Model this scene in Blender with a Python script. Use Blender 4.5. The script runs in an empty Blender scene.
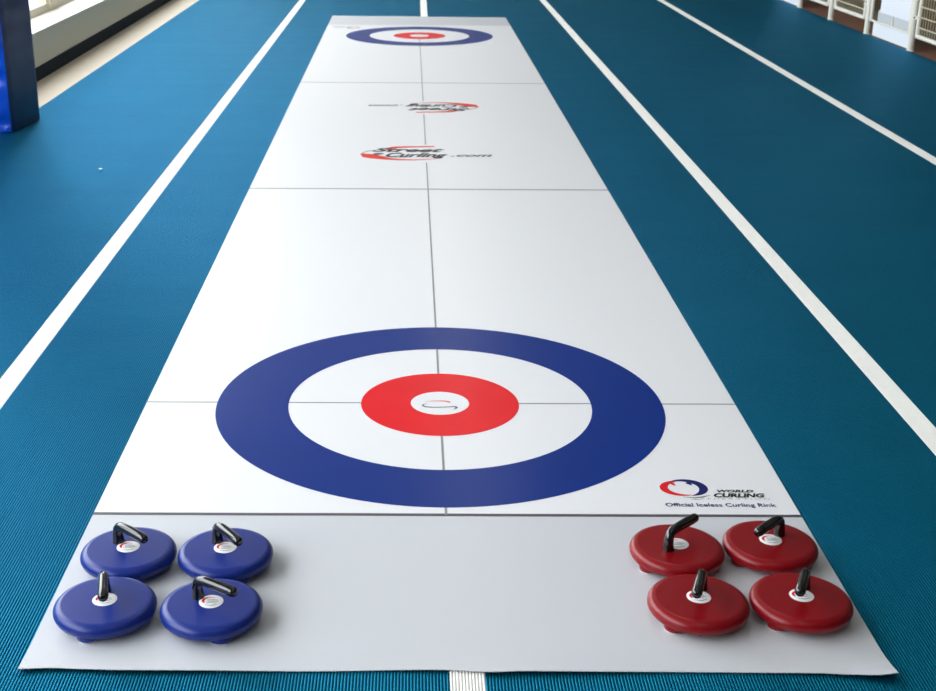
import bpy, bmesh, math, random
from mathutils import Vector, Matrix, noise

random.seed(7)
PI = math.pi
COL = bpy.context.scene.collection
scene = bpy.context.scene


# ------------------------------------------------------------------ materials
def srgb(r, g, b):
    def f(c):
        c /= 255.0
        return c / 12.92 if c <= 0.04045 else ((c + 0.055) / 1.055) ** 2.4
    return (f(r), f(g), f(b), 1.0)


def material(name, color, rough=0.5, spec=0.5, metal=0.0, var=0.0, var_scale=8.0, bump=0.0, bump_scale=200.0,
             coat=0.0, sheen=0.0, stretch=None, tint=None):
    m = bpy.data.materials.new(name)
    m.use_nodes = True
    nt = m.node_tree
    b = nt.nodes['Principled BSDF']
    b.inputs['Base Color'].default_value = color
    b.inputs['Roughness'].default_value = rough
    b.inputs['Specular IOR Level'].default_value = spec
    b.inputs['Metallic'].default_value = metal
    b.inputs['Coat Weight'].default_value = coat
    b.inputs['Sheen Weight'].default_value = sheen
    if tint:
        b.inputs['Specular Tint'].default_value = tint
    tc = nt.nodes.new('ShaderNodeTexCoord')
    vec = tc.outputs['Object']
    if stretch:
        mp = nt.nodes.new('ShaderNodeMapping')
        mp.inputs['Scale'].default_value = stretch
        nt.links.new(vec, mp.inputs['Vector'])
        vec = mp.outputs['Vector']
    if var > 0:
        n = nt.nodes.new('ShaderNodeTexNoise')
        n.inputs['Scale'].default_value = var_scale
        n.inputs['Detail'].default_value = 4
        nt.links.new(vec, n.inputs['Vector'])
        mx = nt.nodes.new('ShaderNodeMix')
        mx.data_type = 'RGBA'
        mx.inputs[6].default_value = tuple(c * (1 - var) for c in color[:3]) + (1,)
        mx.inputs[7].default_value = tuple(min(1, c * (1 + var)) for c in color[:3]) + (1,)
        nt.links.new(n.outputs['Fac'], mx.inputs[0])
        nt.links.new(mx.outputs[2], b.inputs['Base Color'])
    if bump > 0:
        n2 = nt.nodes.new('ShaderNodeTexNoise')
        n2.inputs['Scale'].default_value = bump_scale
        n2.inputs['Detail'].default_value = 3
        nt.links.new(vec, n2.inputs['Vector'])
        bp = nt.nodes.new('ShaderNodeBump')
        bp.inputs['Strength'].default_value = bump
        bp.inputs['Distance'].default_value = 0.001
        nt.links.new(n2.outputs['Fac'], bp.inputs['Height'])
        nt.links.new(bp.outputs['Normal'], b.inputs['Normal'])
    return m


M = {}
def track_material():
    """ribbed woven vinyl: blue yarn with a coloured lustre, faintly mottled and quilted"""
    m = material('blue_track', srgb(4, 110, 144), 0.35, 0.5, metal=0.8, tint=srgb(70, 205, 255))
    nt = m.node_tree
    b = nt.nodes['Principled BSDF']
    tc = nt.nodes.new('ShaderNodeTexCoord')

    def nz(scale, detail=3, stretch=(1, 1, 1)):
        mp = nt.nodes.new('ShaderNodeMapping')
        mp.inputs['Scale'].default_value = stretch
        nt.links.new(tc.outputs['Object'], mp.inputs['Vector'])
        n = nt.nodes.new('ShaderNodeTexNoise')
        n.inputs['Scale'].default_value = scale
        n.inputs['Detail'].default_value = detail
        nt.links.new(mp.outputs['Vector'], n.inputs['Vector'])
        return n.outputs['Fac']

    def math_(op, a, c):
        q = nt.nodes.new('ShaderNodeMath')
        q.operation = op
        for k, v in enumerate((a, c)):
            if isinstance(v, (int, float)):
                q.inputs[k].default_value = v
            else:
                nt.links.new(v, q.inputs[k])
        return q.outputs[0]

    fine = nz(230, 3, (1.0, 0.6, 1.0))
    big = nz(2.2, 4)
    f = math_('ADD', math_('MULTIPLY', fine, 0.7), math_('MULTIPLY', big, 0.3))
    mx = nt.nodes.new('ShaderNodeMix')
    mx.data_type = 'RGBA'
    mx.inputs[6].default_value = srgb(0, 68, 96)
    mx.inputs[7].default_value = srgb(16, 128, 154)
    nt.links.new(f, mx.inputs[0])
    nt.links.new(mx.outputs[2], b.inputs['Base Color'])
    # quilting about a quarter metre apart, and the weave
    sp = nt.nodes.new('ShaderNodeSeparateXYZ')
    nt.links.new(tc.outputs['Object'], sp.inputs[0])
    sx = math_('SINE', math_('MULTIPLY', sp.outputs[0], 25.0), 0)
    sy = math_('SINE', math_('MULTIPLY', sp.outputs[1], 18.0), 0)
    q = math_('MULTIPLY', math_('ADD', sx, sy), 0.5)
    hgt = math_('ADD', math_('MULTIPLY', q, 0.9), math_('ADD', math_('MULTIPLY', fine, 0.5), math_('MULTIPLY', nz(9, 3), 2.5)))
    bp = nt.nodes.new('ShaderNodeBump')
    bp.inputs['Strength'].default_value = 0.5
    bp.inputs['Distance'].default_value = 0.001
    nt.links.new(hgt, bp.inputs['Height'])
    nt.links.new(bp.outputs['Normal'], b.inputs['Normal'])
    return m


M['track'] = track_material()
M['line'] = material('white_line', srgb(244, 243, 238), 0.6, 0.3, var=0.04, var_scale=40)
M['vinyl'] = material('white_vinyl', srgb(236, 237, 240), 0.30, 0.3, bump=0.12, bump_scale=60)
M['vinyl_grey'] = material('grey_vinyl', srgb(206, 209, 214), 0.30, 0.3, bump=0.12, bump_scale=60)
M['ring_blue'] = material('blue_print', srgb(0, 44, 128), 0.27, 0.15, var=0.08, var_scale=5, bump=0.12, bump_scale=60)
M['ring_red'] = material('red_print', srgb(228, 14, 30), 0.27, 0.15, var=0.08, var_scale=5, bump=0.12, bump_scale=60)
M['ink_grey'] = material('grey_ink', srgb(142, 142, 144), 0.4, 0.4)
M['ink_dark'] = material('dark_ink', srgb(84, 80, 88), 0.4, 0.4)
M['ink_black'] = material('black_ink', srgb(22, 22, 30), 0.4, 0.4)
M['ink_navy'] = material('navy_ink', srgb(4, 8, 96), 0.4, 0.4)
M['ink_red'] = material('red_ink', srgb(222, 4, 28), 0.4, 0.4)
M['ink_orange'] = material('orange_red_ink', srgb(222, 44, 28), 0.4, 0.4)
M['stone_blue'] = material('blue_plastic', srgb(16, 42, 128), 0.32, 0.4, var=0.06, var_scale=30, bump=0.15, bump_scale=400)
M['stone_red'] = material('red_plastic', srgb(132, 0, 14), 0.32, 0.4, var=0.06, var_scale=30, bump=0.15, bump_scale=400)
M['handle'] = material('black_handle', srgb(4, 4, 5), 0.11, 0.9, bump=0.06, bump_scale=150)
M['sticker'] = material('white_sticker', srgb(240, 240, 240), 0.4, 0.4)
M['steel'] = material('polished_steel', srgb(225, 225, 225), 0.2, 0.5, metal=0.9)
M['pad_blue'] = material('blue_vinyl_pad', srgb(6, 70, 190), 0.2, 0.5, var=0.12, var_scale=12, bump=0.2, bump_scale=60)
M['pad_shaded'] = material('shaded_vinyl_pad', srgb(10, 44, 92), 0.42, 0.5, var=0.12, var_scale=12, bump=0.2, bump_scale=60)  # same blue vinyl, with the shade of the pad's side put into the colour
M['cream'] = material('cream_paint', srgb(226, 218, 196), 0.55, 0.4, var=0.03, var_scale=3)
M['sill'] = material('pale_sill', srgb(240, 236, 224), 0.4, 0.5)
M['cove'] = material('dark_cove_base', srgb(12, 30, 44), 0.7, 0.15)
M['concrete'] = material('tan_concrete', srgb(196, 184, 166), 0.6, 0.4, var=0.08, var_scale=6)
M['frame'] = material('window_aluminium', srgb(214, 208, 192), 0.5, 0.5)
M['white_metal'] = material('white_painted_steel', srgb(228, 226, 212), 0.4, 0.5, var=0.03, var_scale=20)
M['wire'] = material('cream_wire', srgb(206, 196, 168), 0.45, 0.5)
M['sheet'] = material('white_plastic_sheet', srgb(226, 231, 238), 0.45, 0.5, var=0.02, var_scale=10)
M['sheet_grey'] = material('clouded_plastic_sheet', srgb(190, 196, 200), 0.4, 0.5, var=0.04, var_scale=10)
M['paint'] = material('wall_paint', srgb(150, 146, 138), 0.7, 0.3, var=0.03, var_scale=2)
M['brown_wall'] = material('brown_wall_paint', srgb(96, 80, 60), 0.7, 0.3, var=0.1, var_scale=2)
M['ceiling'] = material('ceiling_paint', srgb(150, 148, 142), 0.8, 0.2)
M['paper'] = material('white_paper', srgb(245, 248, 250), 0.7, 0.2)


def hall_floor_material():
    m = material('hall_floor', srgb(120, 80, 58), 0.5, 0.4)
    nt = m.node_tree
    b = nt.nodes['Principled BSDF']
    tc = nt.nodes.new('ShaderNodeTexCoord')
    sp = nt.nodes.new('ShaderNodeSeparateXYZ')
    nt.links.new(tc.outputs['Object'], sp.inputs[0])
    mr = nt.nodes.new('ShaderNodeMapRange')
    mr.inputs['From Min'].default_value = 3.8
    mr.inputs['From Max'].default_value = 5.8
    nt.links.new(sp.outputs['X'], mr.inputs['Value'])
    n = nt.nodes.new('ShaderNodeTexNoise')
    n.inputs['Scale'].default_value = 7
    nt.links.new(tc.outputs['Object'], n.inputs['Vector'])
    ad = nt.nodes.new('ShaderNodeMath')
    ad.operation = 'MULTIPLY_ADD'
    ad.inputs[1].default_value = 0.08
    nt.links.new(n.outputs['Fac'], ad.inputs[0])
    nt.links.new(mr.outputs['Result'], ad.inputs[2])
    cr = nt.nodes.new('ShaderNodeValToRGB')
    e = cr.color_ramp.elements
    e[0].position = 0.0
    e[0].color = srgb(140, 94, 72)
    e[1].position = 0.24
    e[1].color = srgb(134, 88, 64)
    for pos, c in ((0.27, srgb(150, 144, 130)), (0.36, srgb(146, 138, 122)), (0.40, srgb(124, 98, 62)), (1.0, srgb(120, 96, 64))):
        q = e.new(pos)
        q.color = c
    nt.links.new(ad.outputs[0], cr.inputs[0])
    nt.links.new(cr.outputs[0], b.inputs['Base Color'])
    return m


M['hall_floor'] = hall_floor_material()


def glass_material():
    m = bpy.data.materials.new('window_glass')
    m.use_nodes = True
    nt = m.node_tree
    nt.nodes.clear()
    out = nt.nodes.new('ShaderNodeOutputMaterial')
    mix = nt.nodes.new('ShaderNodeMixShader')
    tr = nt.nodes.new('ShaderNodeBsdfTransparent')
    gl = nt.nodes.new('ShaderNodeBsdfGlossy')
    gl.inputs['Roughness'].default_value = 0.02
    mix.inputs[0].default_value = 0.06
    nt.links.new(tr.outputs[0], mix.inputs[1])
    nt.links.new(gl.outputs[0], mix.inputs[2])
    nt.links.new(mix.outputs[0], out.inputs[0])
    return m


M['glass'] = glass_material()


# ------------------------------------------------------------------ object helpers
def obj(name, verts, faces, mat, parent=None, smooth=False, mats=None, midx=None):
    me = bpy.data.meshes.new(name)
    me.from_pydata([tuple(v) for v in verts], [], faces)
    me.materials.append(mat)
    me.validate()
    me.update()
    if smooth:
        for p in me.polygons:
            p.use_smooth = True
    o = bpy.data.objects.new(name, me)
    COL.objects.link(o)
    if parent is not None:
        o.parent = parent
    return o


def thing(name, label, cat, loc=(0, 0, 0), rz=0.0, group=None):
    o = bpy.data.objects.new(name, None)
    o.empty_display_size = 0.1
    COL.objects.link(o)
    o.location = loc
    o.rotation_euler = (0, 0, rz)
    tag(o, label, cat, group)
    return o


def tag(o, label, cat, group=None):
    o['label'] = label
    o['category'] = cat
    if group:
        o['group'] = group
    return o


def structure(o):
    o['kind'] = 'structure'
    return o


class MB:
    """collects shapes of ONE part"""
    def __init__(self):
        self.v, self.f = [], []

    def add(self, verts, faces):
        n = len(self.v)
        self.v += [tuple(v) for v in verts]
        self.f += [tuple(i + n for i in f) for f in faces]
        return self

    def box(self, x0, x1, y0, y1, z0, z1):
        v = [(x0, y0, z0), (x1, y0, z0), (x1, y1, z0), (x0, y1, z0), (x0, y0, z1), (x1, y0, z1), (x1, y1, z1), (x0, y1, z1)]
        f = [(0, 3, 2, 1), (4, 5, 6, 7), (0, 1, 5, 4), (1, 2, 6, 5), (2, 3, 7, 6), (3, 0, 4, 7)]
        return self.add(v, f)

    def tube(self, pts, radii, n=16, squash=1.0):
        pts = [Vector(p) for p in pts]
        if not isinstance(radii, (list, tuple)):
            radii = [radii] * len(pts)
        vs, fs = [], []
        prev = None
        for i, p in enumerate(pts):
            t = (pts[min(i + 1, len(pts) - 1)] - pts[max(i - 1, 0)]).normalized()
            if prev is None:
                ref = Vector((0, 0, 1)) if abs(t.z) < 0.9 else Vector((0, 1, 0))
                a = t.cross(ref).normalized()
            else:
                a = (prev - t * prev.dot(t)).normalized()
            prev = a
            bb = t.cross(a).normalized()
            for k in range(n):
                an = 2 * PI * k / n
                vs.append(p + (a * math.cos(an) + bb * math.sin(an) * squash) * radii[i])
        for i in range(len(pts) - 1):
            for k in range(n):
                fs.append((i * n + k, i * n + (k + 1) % n, (i + 1) * n + (k + 1) % n, (i + 1) * n + k))
        fs.append(tuple(range(n - 1, -1, -1)))
        fs.append(tuple((len(pts) - 1) * n + k for k in range(n)))
        return self.add(vs, fs)

    def lathe(self, prof, n=64, c=(0, 0, 0)):
        vs, fs = [], []
        for r, z in prof:
            for k in range(n):
                a = 2 * PI * k / n
                vs.append((c[0] + r * math.cos(a), c[1] + r * math.sin(a), c[2] + z))
        for i in range(len(prof) - 1):
            for k in range(n):
                fs.append((i * n + k, i * n + (k + 1) % n, (i + 1) * n + (k + 1) % n, (i + 1) * n + k))
        fs.append(tuple(range(n - 1, -1, -1)))
        fs.append(tuple((len(prof) - 1) * n + k for k in range(n)))
        return self.add(vs, fs)

    def build(self, name, mat, parent=None, smooth=False, auto=None):
        o = obj(name, self.v, self.f, mat, parent, smooth)
        bm = bmesh.new()
        bm.from_mesh(o.data)
        bmesh.ops.recalc_face_normals(bm, faces=bm.faces)
        if auto is not None:
            for e in bm.edges:
                if len(e.link_faces) == 2 and e.calc_face_angle(0) > math.radians(auto):
                    e.smooth = False
        bm.to_mesh(o.data)
        bm.free()
        return o


# ------------------------------------------------------------------ camera (50 mm lens, standing height)
F, PITCH, ROLL, YAW, CX, H = 1298.0587, 0.36106, -0.0065116, 0.0056665, -0.093743, 1.395329


def cam_axes():
    cy, sy = math.cos(YAW), math.sin(YAW)
    cp, sp = math.cos(PITCH), math.sin(PITCH)
    X = Vector((cy, -sy, 0))
    Y = Vector((sy, cy, 0))
    Z = Vector((0, 0, 1))
    fw = Y * cp - Z * sp
    up = Y * sp + Z * cp
    cr, sr = math.cos(ROLL), math.sin(ROLL)
    return X * cr - up * sr, X * sr + up * cr, fw


r_, u_, f_ = cam_axes()
cam = bpy.data.cameras.new('camera')
cam.sensor_width = 36.0
cam.lens = F / 936 * 36.0
cam.shift_x = 0.05761      # the photograph is cropped a little off the lens axis
cam.clip_start = 0.05
cam.clip_end = 200
cam.dof.use_dof = True
cam.dof.focus_distance = 3.3
cam.dof.aperture_fstop = 9.0
co = bpy.data.objects.new('camera', cam)
COL.objects.link(co)
mw = Matrix(((r_.x, u_.x, -f_.x, CX), (r_.y, u_.y, -f_.y, 0), (r_.z, u_.z, -f_.z, H), (0, 0, 0, 1)))
co.matrix_world = mw
scene.camera = co

# ------------------------------------------------------------------ the track floor (ribbed rubber) and its painted lines
LANG = -0.00317            # the lanes run a hair off the mat's axis
Y0T, Y1T = -3.0, 22.0
XL, XR = -2.278, 3.757
PITCHR = 0.0060
LINES = [(-1.2265, 0.0645), (0.0123, 0.0645), (1.252, 0.0645), (2.489, 0.0645)]


def ribs(xa, xb, y0=Y0T, y1=Y1T):
    """raised ribs running along the track, one wave of real relief each"""
    mb = MB()
    n = max(1, round((xb - xa) / PITCHR))
    w = (xb - xa) / n
    prof = [(0.0, -0.0014), (0.10, -0.0009), (0.27, -0.00018), (0.5, 0.0), (0.73, -0.00018), (0.90, -0.0009)]
    xs, zs = [], []
    for i in range(n):
        for u, z in prof:
            xs.append(xa + (i + u) * w)
            zs.append(z)
    xs.append(xb)
    zs.append(-0.0014)
    vs, fs = [], []
    for x, z in zip(xs, zs):
        vs.append((x, y0, z))
        vs.append((x, y1, z))
    for i in range(len(xs) - 1):
        fs.append((2 * i, 2 * i + 2, 2 * i + 3, 2 * i + 1))
    mb.add(vs, fs)
    return mb


edges = [XL]
for c, w in LINES:
    edges += [c - w / 2, c + w / 2]
edges.append(XR)
tb = MB()
for i in range(0, len(edges), 2):
    r = ribs(edges[i], edges[i + 1])
    tb.add(r.v, r.f)
r = ribs(-2.528, XL, Y0T, 6.868)      # in front of the pillar the blue runs up to the wall
tb.add(r.v, r.f)
# sides and underside of the rolled-out rubber
tb.add([(XL, Y0T, -0.0014), (XL, Y1T, -0.0014), (XL, Y1T, -0.009), (XL, Y0T, -0.009)], [(0, 1, 2, 3)])
tb.add([(XR, Y0T, -0.0014), (XR, Y1T, -0.0014), (XR, Y1T, -0.009), (XR, Y0T, -0.009)], [(3, 2, 1, 0)])
track = structure(tb.build('floor', M['track'], None, smooth=True, auto=60))
track.rotation_euler = (0, 0, LANG)
for c, w in LINES:
    ribs(c - w / 2, c + w / 2).build('lane_line', M['line'], track, smooth=True, auto=60)

structure(MB().box(-2.82, 3.80, -4, 24, -0.08, -0.008).build('floor', M['concrete']))
structure(MB().box(3.80, 10.0, -4, 24, -0.08, -0.006).build('floor', M['hall_floor']))

# ------------------------------------------------------------------ left wall: ledge, cove base, windows
ZL = 0.301
wl = MB()
wl.box(-2.820, -2.530, -4, 24, -0.008, ZL - 0.012)
wl.box(-2.920, -2.770, -4, 24, 3.3, 4.2)
wl.box(-2.92, -2.77, -4, -1.5, ZL - 0.012, 3.3)
structure(wl.build('wall_left', M['cream']))
structure(MB().box(-2.770, -2.522, -4, 24, ZL - 0.012, ZL).build('trim_1', M['sill']))
structure(MB().box(-2.532, -2.522, -4, 24, -0.008, 0.08).build('baseboard_left', M['cove']))

WIN = [(-1.5, 2.9), (3.1, 9.9), (10.1, 16.9), (17.1, 23.9)]
for i, (a, b) in enumerate(WIN):
    fr = MB()
    fr.box(-2.850, -2.760, a, b, ZL, ZL + 0.055)
    fr.box(-2.850, -2.760, a, b, 3.22, 3.30)
    n = 4
    for k in range(n + 1):
        y = a + (b - a) * k / n
        fr.box(-2.850, -2.770, y - 0.03, y + 0.03, ZL + 0.05, 3.25)
    w = structure(fr.build('window_%d' % (i + 1), M['frame']))
    MB().box(-2.815, -2.809, a, b, ZL + 0.05, 3.25).build('pane', M['glass'], w)
    if i:
        structure(MB().box(-2.870, -2.750, a - 0.2, a, ZL, 3.3).build('trim_%d' % (i + 1), M['cream']))

# rest of the room
structure(MB().box(10.0, 10.2, -4, 24, -0.1, 4.2).build('wall_right', M['brown_wall']))
structure(MB().box(-2.92, 10.2, 24, 24.2, -0.1, 4.2).build('wall_back', M['paint']))
structure(MB().box(-2.92, 10.2, -4.2, -4, -0.1, 4.2).build('wall_front', M['paint']))
structure(MB().box(-2.92, 10.2, -4.2, 24.2, 4.2, 4.3).build('ceiling', M['ceiling']))


# ------------------------------------------------------------------ padded pillar on the left
def pad_face(w, h, axis, seed, amp):
    """a vinyl face with shallow horizontal creases; local x = across, local z = up, bulging to -y"""
    nx, nz = 24, 130
    vs, fs = [], []
    for j in range(nz + 1):
        z = h * j / nz
        for i in range(nx + 1):
            x = w * i / nx
            e = min(1, min(i, nx - i) / 1.5)
            n1 = noise.noise(Vector((x * 2.2 + seed, z * 17.0, seed * 1.7)))
            n2 = noise.noise(Vector((x * 6.0 + z * 4, z * 5.0 - x * 3, seed + 9.1)))
            d = (0.010 + amp * (n1 * 0.7 + n2 * 0.5)) * e
            vs.append((x, -d, z))
    for j in range(nz):
        for i in range(nx):
            a = j * (nx + 1) + i
            fs.append((a, a + 1, a + nx + 2, a + nx + 1))
    return vs, fs


PA = -math.atan2(0.045, 0.362)
pad = thing('wall_pad', 'blue vinyl crash pad wrapped round the pillar beside the windows', 'crash pad', (-2.205, 6.878, 0.004), PA)
PH = 1.9
v, f = pad_face(0.46, PH, 'x', 3.3, 0.03)
fp = MB().add([(x - 0.46, y, z) for x, y, z in v], f)
fp.add([(-0.46, 0, 0), (0, 0, 0), (0, 0.04, 0), (-0.46, 0.04, 0), (-0.46, 0, PH), (0, 0, PH), (0, 0.04, PH), (-0.46, 0.04, PH)],
       [(0, 3, 2, 1), (4, 5, 6, 7), (1, 2, 6, 5), (2, 3, 7, 6), (3, 0, 4, 7)])
fp.build('front_panel', M['pad_blue'], pad, smooth=True, auto=50)
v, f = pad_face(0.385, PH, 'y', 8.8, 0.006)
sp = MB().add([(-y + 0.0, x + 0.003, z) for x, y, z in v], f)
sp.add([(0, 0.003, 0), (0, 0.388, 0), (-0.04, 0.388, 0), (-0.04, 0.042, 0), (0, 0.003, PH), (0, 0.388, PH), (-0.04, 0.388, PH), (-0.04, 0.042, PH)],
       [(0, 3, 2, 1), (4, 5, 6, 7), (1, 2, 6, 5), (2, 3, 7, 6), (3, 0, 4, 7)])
side = sp.build('side_panel', M['pad_shaded'], pad, smooth=True, auto=50)
side['label'] = 'side of the blue pad, shade painted in as dark navy'
pil = structure(MB().box(-0.44, -0.041, 0.041, 0.35, -0.008, 4.2).build('wall_pillar', M['cream']))
pil.location = (-2.205, 6.878, 0)
pil.rotation_euler = (0, 0, PA)


# ------------------------------------------------------------------ the curling mat
W2 = 0.8
YF, YG, YT, YH, YL, YG2, YB, YT2 = 2.0052, 2.6083, 3.2478, 5.6665, 8.5576, 11.6474, 12.2638, 10.934
MC = -0.004
EDGE = [(-0.804, 2.0135), (-0.743, 2.0176), (-0.671, 2.0139), (-0.616, 2.0114), (-0.47, 2.0112), (-0.287, 2.0091), (-0.031, 2.0155), (0.069, 2.0086),
        (0.1155, 2.0122), (0.3535, 2.011), (0.657, 2.0086), (0.718, 2.0037), (0.768, 1.9993), (0.8066, 2.0057)]


def yfront(x):
    for (xa, ya), (xb, yb) in zip(EDGE, EDGE[1:]):
        if x <= xb:
            t = max(0, (x - xa) / (xb - xa))
            t = t * t * (3 - 2 * t)
            return ya + (yb - ya) * t - 1.43 * zmat(x, 2.005)
    return EDGE[-1][1] - 1.43 * zmat(x, 2.005)


def zmat(x, y):
    z = 0.0016 + 0.0004 * noise.noise(Vector((x * 2.3, y * 1.6, 1.0))) + 0.0003 * noise.noise(Vector((x * 6, y * 5, 4.0)))
    t = max(0.0, 1 - (y - 2.0) / 0.10)
    lift = 0.0025 + 0.002 * math.sin(x * 9.0 + 0.5)
    if x > 0.72:
        lift += 0.006 * (x - 0.72) / 0.08
    if x < -0.7:
        lift += 0.004 * (-0.7 - x) / 0.1
    z += t * t * max(0.0008, lift)
    tb = max(0.0, (y - (YB - 0.15)) / 0.15)
    z += tb * tb * 0.004
    return z


def grid_part(name, xs, ys, mat, parent, eps, thick=0.0, yfun=None):
    vs, fs = [], []
    nx = len(xs)
    for j, y in enumerate(ys):
        for x in xs:
            yy = yfun(x, j, y) if yfun else y
            vs.append((x, yy, zmat(x, yy) + eps))
    ny = len(ys)
    for j in range(ny - 1):
        for i in range(nx - 1):
            a = j * nx + i
            fs.append((a, a + 1, a + nx + 1, a + nx))
    if thick > 0:
        n = len(vs)
        vs += [(x, y, z - thick) for x, y, z in vs]
        fs += [tuple(n + i for i in reversed(q)) for q in fs]
        rim = [i for i in range(nx)] + [j * nx + nx - 1 for j in range(1, ny)] + [(ny - 1) * nx + i for i in range(nx - 2, -1, -1)] + \
              [j * nx for j in range(ny - 2, 0, -1)]
        for a, b in zip(rim, rim[1:] + rim[:1]):
            fs.append((a, a + n, b + n, b))
    return obj(name, vs, fs, mat, parent, smooth=thick == 0.0)


def lin(a, b, n):
    return [a + (b - a) * i / n for i in range(n + 1)]


mat = thing('curling_mat', 'long white vinyl floor curling sheet printed with a target at each end', 'curling mat')
xs = lin(-W2, W2, 100)
grid_part('playing_sheet', xs, lin(YG, YG2, 220), M['vinyl'], mat, 0.0, 0.0012)


def near_y(x, j, y):
    t = (y - YF) / (YG - YF)
    return yfront(x) * (1 - t) + YG * t


e1 = grid_part('end_border', xs, lin(YF, YG, 36), M['vinyl_grey'], mat, 0.0, 0.0012, near_y)
e1['label'] = 'grey end border under the stones'


def far_y(x, j, y):      # the far edge lies a touch skew and wavy
    t = (y - YG2) / (YB - YG2)
    return y - t * 0.02 * noise.noise(Vector((x * 3, 2, 2))) + t * 0.02 * (x / W2) * -1


e2 = grid_part('end_border', xs, lin(YG2, YB, 16), M['vinyl_grey'], mat, 0.0, 0.0012, far_y)
e2['label'] = 'grey border at the far end'
EP = 0.0004


def hline(name, y, w, m, x0=-W2, x1=W2):
    return grid_part(name, lin(x0, x1, 80), [y - w / 2, y + w / 2], m, mat, EP)


hline('boundary_line', YG, 0.012, M['ink_dark'])
hline('boundary_line', YG2, 0.012, M['vinyl_grey'])
hline('hog_line', YH, 0.016, M['ink_grey'])
hline('hog_line', YL, 0.016, M['ink_grey'])
CW = 0.0058


def vline(y0, y1, w=CW):
    return grid_part('center_line', [MC - w / 2, MC + w / 2], lin(y0, y1, max(2, int((y1 - y0) / 0.06))), M['ink_grey'], mat, EP)


R1, R2, R3, R4 = 0.6045, 0.4105, 0.2145, 0.0792
vline(YG, YT - R1)
vline(YT - R2, YT - R3)
vline(YT + R3, YT + R2)
vline(YT + R1, 6.20)
vline(6.62, 7.46)
vline(7.88, YT2 - R1)
vline(YT2 - R2, YT2 - R3)
for s in (-1, 1):
    a, b = sorted((s * W2, MC + s * R1))
    hline('tee_line', YT, 0.0065, M['ink_grey'], a, b)
    a, b = sorted((MC + s * R3, MC + s * R2))
    hline('tee_line', YT, 0.0065, M['ink_grey'], a, b)


def ring(name, cx, cy, ra, rb, m, parent, eps=EP, n=160):
    vs, fs = [], []
    nr = max(2, int((rb - ra) / 0.03))
    for j in range(nr + 1):
        r = ra + (rb - ra) * j / nr
        for k in range(n):
            a = 2 * PI * k / n
            x, y = cx + r * math.cos(a), cy + r * math.sin(a)
            vs.append((x, y, zmat(x, y) + eps))
    for j in range(nr):
        for k in range(n):
            fs.append((j * n + k, (j + 1) * n + k, (j + 1) * n + (k + 1) % n, j * n + (k + 1) % n))
    if ra < 1e-4:
        fs.append(tuple(range(n)))
    return obj(name, vs, fs, m, parent, smooth=True)


def band(name, pts, widths, m, parent, z):
    """a printed brush stroke: centre line points and half widths"""
    vs, fs = [], []
    for i, p in enumerate(pts):
        a = Vector(pts[max(i - 1, 0)])
        b = Vector(pts[min(i + 1, len(pts) - 1)])
        t = (b - a).normalized()
        n = Vector((-t.y, t.x))
        for s in (1, -1):
            q = Vector(p) + n * widths[i] * s
            vs.append((q.x, q.y, z(q.x, q.y)))
    for i in range(len(pts) - 1):
        fs.append((2 * i, 2 * i + 1, 2 * i + 3, 2 * i + 2))
    return obj(name, vs, fs, m, parent)


zp = lambda x, y: zmat(x, y) + EP


def arc(cx, cy, rx, ry, a0, a1, n=40):
    return [(cx + rx * math.cos(math.radians(a0 + (a1 - a0) * i / n)), cy + ry * math.sin(math.radians(a0 + (a1 - a0) * i / n))) for i in range(n + 1)]


def taper(n, w0, wm, w1, peak=0.5):
    out = []
    for i in range(n + 1):
        t = i / n
        if t < peak:
            u = t / peak
            out.append(w0 + (wm - w0) * math.sin(u * PI / 2))
        else:
            u = (1 - t) / (1 - peak)
            out.append(w1 + (wm - w1) * math.sin(u * PI / 2))
    return out


def text(name, s, x0, x1, y0, cap, m, parent, shear=0.0, bold=0.0, rot=None, zf=zp):
    """lettering stretched between x0 and x1 with capital height cap; rot = centre of a half turn"""
    cu = bpy.data.curves.new(name, 'FONT')
    cu.body = s
    cu.size = 1.0
    cu.shear = shear
    cu.offset = bold
    cu.resolution_u = 3
    t = bpy.data.objects.new('tmp', cu)
    COL.objects.link(t)
    dg = bpy.context.evaluated_depsgraph_get()
    me = bpy.data.meshes.new_from_object(t.evaluated_get(dg))
    bpy.data.objects.remove(t)
    bm = bmesh.new()
    bm.from_mesh(me)
    bmesh.ops.triangulate(bm, faces=bm.faces)
    bm.normal_update()
    xsv = [v.co.x for v in bm.verts]
    mn, mx = min(xsv), max(xsv)
    for v in bm.verts:
        x = x0 + (v.co.x - mn) / (mx - mn) * (x1 - x0)
        y = y0 + v.co.y / 0.69 * cap
        if rot:
            x, y = 2 * rot[0] - x, 2 * rot[1] - y
        v.co = (x, y, zf(x, y) + EP)
    bm.to_mesh(me)
    bm.free()
    me.materials.clear()
    me.materials.append(m)
    me.name = name
    o = bpy.data.objects.new(name, me)
    COL.objects.link(o)
    o.parent = parent
    return o


def sub(name, label=None):
    o = bpy.data.objects.new(name, None)
    o.empty_display_size = 0.05
    COL.objects.link(o)
    o.parent = mat
    if label:
        o['label'] = label
    return o


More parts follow.
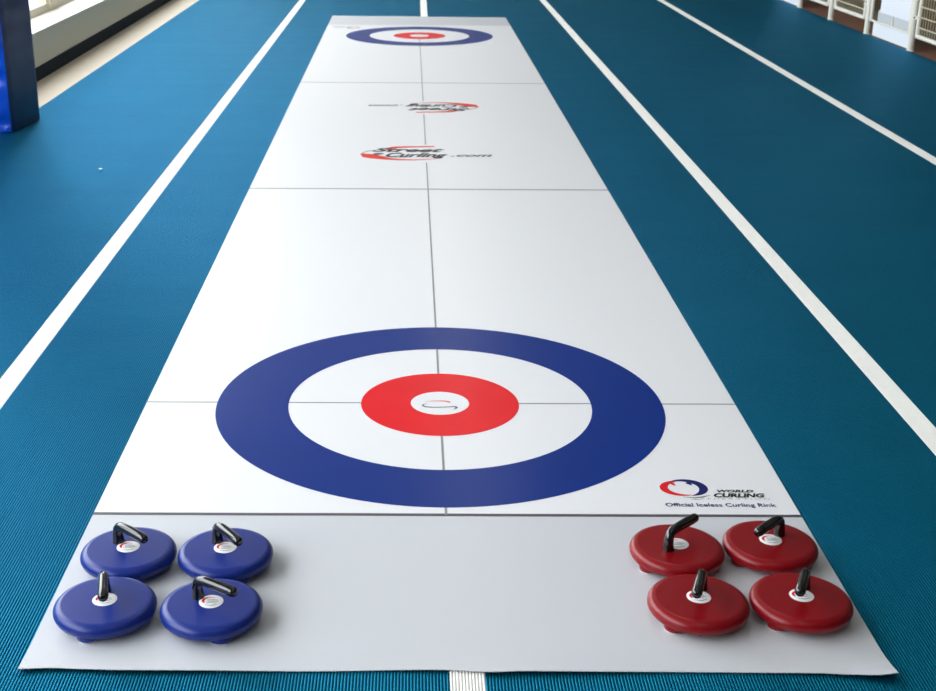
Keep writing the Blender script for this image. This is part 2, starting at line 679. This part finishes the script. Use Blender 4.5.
for cy, lab in ((YT, 'blue, white and red target near the stones'), (YT2, 'blue, white and red target at the far end')):
    h = ring('house_ring', MC, cy, R2, R1, M['ring_blue'], mat)
    h['label'] = lab
    ring('inner_ring', MC, cy, R4, R3, M['ring_red'], h)
    ring('button', MC, cy, 0.00001, R4, M['vinyl'], h)
    z2 = lambda x, y: zmat(x, y) + 2 * EP
    sg = 1 if cy == YT else -1
    P = lambda L: [(MC + sg * (x + 0.0105), cy + sg * (y - 3.2576)) for x, y in L]
    pts = [(-0.046, 3.252), (-0.056, 3.247), (-0.0575, 3.238), (-0.050, 3.231), (-0.03, 3.228), (-0.005, 3.229), (0.018, 3.232), (0.030, 3.233), (0.034, 3.228), (0.031, 3.219), (0.024, 3.214)]
    band('button_emblem', P(pts), [0.0012, 0.002, 0.003, 0.0032, 0.0025, 0.0024, 0.0026, 0.0034, 0.0036, 0.0022, 0.0008], M['ink_dark'], h, z2)
    pts = [(-0.05, 3.268), (-0.03, 3.271), (-0.01, 3.272), (0.005, 3.2705), (0.014, 3.266), (0.018, 3.26)]
    band('button_emblem', P(pts), [0.0006, 0.0015, 0.0024, 0.0034, 0.0036, 0.001], M['ink_red'], h, z2)

# the two mid-sheet emblems, the second turned to face the other end
for rot in (None, (-0.004, 7.046)):
    T = (lambda L: [(x + 0.005, y - 0.045) for x, y in L]) if rot is None else (lambda L: [(2 * rot[0] - x - 0.005, 2 * rot[1] - y + 0.045) for x, y in L])
    root_pts = [(-0.334, 6.452), (-0.318, 6.425), (-0.292, 6.395), (-0.255, 6.362), (-0.205, 6.330), (-0.14, 6.308), (-0.07, 6.304), (0.0, 6.316), (0.06, 6.335)]
    lg = band('sheet_emblem', T(root_pts), [0.001, 0.020, 0.044, 0.038, 0.024, 0.015, 0.010, 0.006, 0.002], M['ink_orange'], mat, zp)
    lg['label'] = 'red and black emblem reading from the near end' if rot is None else 'red and black emblem reading from the far end'
    band('upper_stroke', T([(-0.215, 6.52), (-0.195, 6.565), (-0.165, 6.592), (-0.12, 6.603), (-0.06, 6.610), (0.0, 6.616), (0.035, 6.620)]),
         [0.003, 0.014, 0.023, 0.019, 0.014, 0.014, 0.013], M['ink_orange'], lg, zp)
    band('grey_stroke', T(arc(-0.18, 6.43, 0.15, 0.115, 178, 95, 20)), taper(20, 0.001, 0.006, 0.001), M['ink_grey'], lg, zp)
    band('stone_mark', T([(-0.272, 6.44), (-0.262, 6.437), (-0.24, 6.437), (-0.222, 6.445)]), [0.008, 0.018, 0.018, 0.008], M['ink_black'], lg, zp)
    band('grey_stroke', T([(-0.24, 6.395), (-0.2, 6.372), (-0.15, 6.362), (-0.08, 6.362)]), [0.001, 0.005, 0.005, 0.001], M['ink_grey'], lg, zp)
    text('lettering', 'Street', -0.275, 0.09, 6.443, 0.085, M['ink_black'], lg, shear=0.45, bold=0.032, rot=rot)
    text('lettering', 'Curling', -0.205, 0.105, 6.325, 0.090, M['ink_black'], lg, shear=0.45, bold=0.032, rot=rot)
    text('lettering', '.com', 0.118, 0.325, 6.338, 0.062, M['ink_dark'], lg, shear=0.45, bold=0.02, rot=rot)

# the federation emblem by the near right corner, and its twin at the far left
for rot in (None, (MC, (YT + YT2) / 2)):
    T = (lambda L: [(x + 0.005, y - 0.0075) for x, y in L]) if rot is None else (lambda L: [(2 * rot[0] - x - 0.005, 2 * rot[1] - y + 0.0075) for x, y in L])
    c = (0.5555, 2.753)
    n = 40
    lg = band('federation_emblem', T(arc(c[0], c[1], 0.047, 0.037, 100, 285, n)), taper(n, 0.0015, 0.0095, 0.001, 0.42), M['ink_red'], mat, zp)
    lg['label'] = 'red and navy oval emblem near the red stones' if rot is None else 'small oval emblem in the far left corner'
    band('navy_swoosh', T(arc(c[0], c[1], 0.046, 0.040, 130, -75, n)), taper(n, 0.0008, 0.0105, 0.001, 0.62), M['ink_navy'], lg, zp)
    band('navy_point', T([(0.568, 2.782), (0.574, 2.775), (0.577, 2.767)]), [0.006, 0.005, 0.001], M['ink_navy'], lg, zp)
    band('red_point', T([(0.532, 2.779), (0.534, 2.772), (0.538, 2.765)]), [0.005, 0.004, 0.001], M['ink_red'], lg, zp)
    band('grey_swoosh', T([(0.545, 2.707), (0.57, 2.703), (0.59, 2.7075), (0.61, 2.716)]), [0.0006, 0.0018, 0.002, 0.0006], M['ink_dark'], lg, zp)
    band('grey_swoosh', T([(0.56, 2.697), (0.572, 2.6945), (0.585, 2.695)]), [0.0005, 0.0014, 0.0006], M['ink_grey'], lg, zp)
    text('lettering', 'WORLD', 0.636, 0.7215, 2.724, 0.0120, M['ink_black'], lg, shear=0.3, bold=0.035, rot=rot)
    text('lettering', 'CURLING', 0.623, 0.743, 2.699, 0.0185, M['ink_black'], lg, shear=0.3, bold=0.04, rot=rot)
    text('lettering', 'F E D E R A T I O N', 0.590, 0.750, 2.688, 0.0055, M['ink_grey'], lg, shear=0.2, rot=rot)
    text('lettering', 'Official Iceless Curling Rink', 0.5015, 0.7555, 2.652, 0.0165, M['ink_navy'], lg, bold=0.015, rot=rot)

# ------------------------------------------------------------------ curling stones
RS, ZB, ZT = 0.0990, 0.0091, 0.0414


def make_stone(name, label, m, loc, foot, handle, group):
    """foot / handle: headings in degrees"""
    root = thing(name, label, 'curling stone', loc, 0, group)
    hr = (ZT - ZB) / 2
    zm = (ZT + ZB) / 2
    prof = [(0.001, ZB), (0.060, ZB), (0.082, ZB + 0.0004)]
    for r, z in ((0.0895, 0.0022), (0.0945, 0.0055), (0.0975, 0.0098), (0.0988, 0.0142), (0.0990, 0.0175), (0.0984, 0.0210), (0.0966, 0.0246),
                 (0.0936, 0.0281), (0.0897, 0.0305), (0.0858, 0.0317), (0.0830, 0.0322)):
        prof.append((r, ZB + z))
    prof += [(0.0824, ZT - 0.0001), (0.060, ZT + 0.0002), (0.03, ZT + 0.0004), (0.001, ZT + 0.0004)]
    MB().lathe(prof, 96).build('body', m, root, smooth=True, auto=60)
    for k in range(3):
        a = math.radians(foot + 120 * k)
        c = (0.072 * math.cos(a), 0.072 * math.sin(a), 0)
        ft = MB().lathe([(0.0190, 0.0028), (0.0210, 0.0036), (0.0218, 0.0065), (0.0222, 0.0130)], 28, c).build('foot', m, root, smooth=True, auto=50)
        gl = MB().lathe([(0.002, 0.0), (0.0150, 0.0003), (0.0195, 0.0012), (0.0202, 0.0030)], 24, c).build('glide', M['sticker'], ft, smooth=True)
        gl['label'] = 'white glide pad'
    zt = ZT + 0.0005
    MB().lathe([(0.0235, zt), (0.0237, zt + 0.0005), (0.0232, zt + 0.0008), (0.001, zt + 0.0008)], 48).build('sticker', M['sticker'], root, smooth=True, auto=40)
    st = root.children[-1]
    zs = lambda x, y: zt + 0.0012
    band('sticker_swoosh', arc(-0.001, 0.002, 0.0150, 0.0125, 60, 220, 20), taper(20, 0.0004, 0.0024, 0.0004, 0.8), M['ink_red'], st, zs)
    for yy, xa, xb in ((0.0045, -0.008, 0.012), (-0.0005, -0.007, 0.015), (-0.0055, -0.009, 0.010)):
        band('sticker_print', [(xa, yy), ((xa + xb) / 2, yy + 0.001), (xb, yy)], [0.0008, 0.0012, 0.0008], M['ink_grey'], st, zs)
    band('sticker_swoosh', arc(0.0, -0.001, 0.0165, 0.0135, 230, 330, 14), taper(14, 0.0003, 0.0012, 0.0003, 0.5), M['ink_grey'], st, zs)
    # black handle: short post, tight bend, grip dipping over the middle
    a = math.radians(handle)
    d = Vector((math.cos(a), math.sin(a), 0))
    path2 = [(-0.033, 0.0, 0.0128), (-0.0335, 0.007, 0.0118), (-0.034, 0.016, 0.0108), (-0.0337, 0.025, 0.0102), (-0.0315, 0.0325, 0.0099), (-0.027, 0.0375, 0.0098),
             (-0.020, 0.0404, 0.0098), (-0.010, 0.0416, 0.0099), (0.006, 0.0418, 0.0102), (0.024, 0.0416, 0.0105), (0.042, 0.0412, 0.0106), (0.054, 0.0409, 0.0104), (0.0600, 0.0407, 0.0092), (0.0632, 0.0406, 0.0066), (0.0642, 0.0406, 0.003)]
    # smooth resample
    P3 = [d * p[0] + Vector((0, 0, zt + p[1] - 0.0004)) for p in path2]
    MB().tube(P3, [p[2] for p in path2], 20).build('handle', M['handle'], root, smooth=True, auto=70)
    return root


BLUE = 'blue curling stones'
RED = 'red curling stones'
SP = [
    ('stone_blue', -0.6727, 2.3829, -75, -42, 'blue curling stone in the back row by the mat edge, black handle angled right', BLUE),
    ('stone_blue', -0.4706, 2.3812, -60, -53, 'blue curling stone in the back row, nearer the middle of the mat', BLUE),
    ('stone_blue', -0.6767, 2.1780, -105, -78, 'blue curling stone whose black handle points straight at the front edge of the mat', BLUE),
    ('stone_blue', -0.4700, 2.1717, -69, -32, 'blue curling stone in the front row, black handle slanting right with sticker in full view', BLUE),
    ('stone_red', 0.4763, 2.4039, -150, 44, 'red curling stone whose black handle points away to the target', RED),
    ('stone_red', 0.6773, 2.4221, -157, -135, 'red curling stone at the mat edge below the printed words, handle angled left', RED),
    ('stone_red', 0.4777, 2.1954, -137, -109, 'red curling stone in the front row nearer the middle of the mat', RED),
    ('stone_red', 0.6805, 2.2018, -139, -113, 'red curling stone in the front row by the right edge of the mat', RED),
]
for mk, x, y, ft, hd, lab, grp in SP:
    make_stone('curling_stone', lab, M[mk], (x, y, zmat(x, y) + 0.0009), ft, hd, grp)

# ------------------------------------------------------------------ white steel fence and gates on the right
FX = 3.805
PR = 0.027


def post(y, parent, clamp_dirs):
    p = MB().tube([(FX, y, -0.006), (FX, y, 1.15), (FX, y, 1.157)], [PR, PR, PR * 0.7], 20).build('fence_post', M['white_metal'], parent, smooth=True, auto=40)
    MB().lathe([(0.033, 0.0), (0.033, 0.006), (PR, 0.010)], 20, (FX, y, -0.006)).build('post_foot', M['white_metal'], p, smooth=True, auto=40)
    for z in (0.256, 0.88):
        MB().lathe([(PR, 0.0), (PR + 0.006, 0.002), (PR + 0.006, 0.038), (PR, 0.04)], 20, (FX, y, z - 0.02)).build('clamp', M['white_metal'], p, smooth=True, auto=40)
        for dy in clamp_dirs:
            c = MB().box(FX - 0.018, FX + 0.018, min(y + dy * 0.02, y + dy * 0.085), max(y + dy * 0.02, y + dy * 0.085), z - 0.014, z + 0.014)
            b = c.build('clamp', M['white_metal'], p)
            MB().tube([(FX - 0.018, y + dy * 0.05, z), (FX - 0.026, y + dy * 0.05, z)], 0.008, 10).build('bolt', M['ink_dark'], b)
    return p


def mesh_panel(y0, y1, parent):
    """tubular frame filled with welded wire"""
    r = 0.017
    fb = MB()
    zb, zt = 0.120, 1.05
    fb.tube([(FX, y0 + r, zb), (FX, y1 - r, zb)], r, 12)
    fb.tube([(FX, y0 + r, zt), (FX, y1 - r, zt)], r, 12)
    fb.tube([(FX, y0 + r, zb), (FX, y0 + r, zt)], r, 12)
    fb.tube([(FX, y1 - r, zb), (FX, y1 - r, zt)], r, 12)
    fr = fb.build('panel_frame', M['white_metal'], parent, smooth=True, auto=40)
    wb = MB()
    n = int((y1 - y0 - 0.06) / 0.05)
    for i in range(n):
        y = y0 + 0.05 + (y1 - y0 - 0.1) * i / (n - 1)
        wb.tube([(FX, y, zb), (FX, y, zt)], 0.0034, 6)
    z = zb + 0.068
    while z < zt - 0.03:
        wb.tube([(FX - 0.006, y0 + 0.02, z), (FX - 0.006, y1 - 0.02, z)], 0.0055, 6)
        z += 0.077
    wb.build('wire_mesh', M['wire'], fr, smooth=True)
    return fr


def gate(y0, y1, label):
    g = thing('sheeted_gate', label, 'gate', (0, 0, 0))
    r = 0.014
    fb = MB()
    for z in (0.12, 1.05):
        fb.tube([(FX, y0, z), (FX, y1, z)], r if z > 0.5 else 0.009, 12)
    fb.tube([(FX, y0 + r, 0.12), (FX, y0 + r, 1.05)], r, 12)
    fb.tube([(FX, y1 - r, 0.12), (FX, y1 - r, 1.05)], r, 12)
    fb.build('gate_frame', M['white_metal'], g, smooth=True, auto=40)
    MB().box(FX + 0.018, FX + 0.024, y0 + 0.0, y1 - 0.15, 0.200, 1.04).build('upper_sheet', M['sheet'], g)
    b = MB().box(FX + 0.026, FX + 0.030, y0 + 0.0, y1 - 0.09, 0.108, 0.212).build('clouded_strip', M['sheet_grey'], g)
    b['label'] = 'greyer strip between the white sheets'
    MB().box(FX + 0.016, FX + 0.025, (y0 + y1) / 2 - 0.006, (y0 + y1) / 2 + 0.006, 0.12, 0.205).build('strip_divider', M['white_metal'], g)
    MB().box(FX + 0.010, FX + 0.017, y0 + 0.0, y1 - 0.05, 0.001, 0.112).build('kick_sheet', M['sheet'], g)
    return g


f1 = thing('mesh_fence', 'white steel wire mesh fence panels between the two sheeted gates', 'fence')
post(11.26, f1, (1,))
post(12.27, f1, (-1, 1))
post(13.28, f1, (-1,))
mesh_panel(11.345, 12.185, f1)
mesh_panel(12.355, 13.195, f1)
f2 = thing('mesh_fence', 'white steel wire mesh fence panel at the right edge, nearest the camera', 'fence')
post(10.235, f2, (-1,))
post(9.20, f2, (1,))
mesh_panel(9.285, 10.15, f2)
gate(10.290, 11.205, 'white sheeted gate in the fence, left of the nearest mesh panel')
gate(13.335, 14.25, 'white sheeted gate at the far end of the visible fence')

# a scrap of paper on the blue floor
pb = MB()
pv = []
for k in range(9):
    a = 2 * PI * k / 9
    rr = 0.010 + 0.005 * random.random()
    pv.append((rr * math.cos(a) * 1.4, rr * math.sin(a), 0.002 + 0.004 * random.random()))
pv.append((0, 0, 0.009))
pv.append((0, 0, 0.0))
pb.add(pv, [(k, (k + 1) % 9, 9) for k in range(9)] + [((k + 1) % 9, k, 10) for k in range(9)])
sc = tag(pb.build('paper_scrap', M['paper']), 'tiny white scrap lying on the blue floor left of the mat', 'litter')
sc.location = (-1.544, 6.026, 0.001)
sc.scale = (0.7, 0.7, 0.7)


# ------------------------------------------------------------------ light: daylight through the left windows, lamps on the ceiling
def area(name, loc, rot, sx, sy, power, color=(1, 1, 1)):
    l = bpy.data.lights.new(name, 'AREA')
    l.shape = 'RECTANGLE'
    l.size, l.size_y = sx, sy
    l.energy = power
    l.color = color
    o = bpy.data.objects.new(name, l)
    COL.objects.link(o)
    o.location = loc
    o.rotation_euler = rot
    return o


WIN_P = 235
LAMP_P = 10
for i, (a, b) in enumerate(WIN):
    o = area('window_daylight', (-3.07, (a + b) / 2, 2.1), (0, math.radians(-90), 0), 2.2, b - a, WIN_P * (b - a) / 6.8, (0.96, 0.98, 1.0))
for y in (0.0, 5.0, 10.0, 15.0, 20.0):
    for x, pw in ((0.5, LAMP_P), (6.5, 4)):
        area('ceiling_lamp', (x, y, 4.15), (0, 0, 0), 0.3, 2.4, pw, (1.0, 0.96, 0.88))

w = bpy.data.worlds.new('world')
scene.world = w
w.use_nodes = True
bg = w.node_tree.nodes['Background']
bg.inputs[0].default_value = (0.86, 0.93, 1.0, 1)
bg.inputs[1].default_value = 3.0

scene.view_settings.view_transform = 'Standard'
scene.view_settings.look = 'None'
scene.view_settings.gamma = 1.0
scene.view_settings.use_curve_mapping = False
scene.view_settings.exposure = 0.06
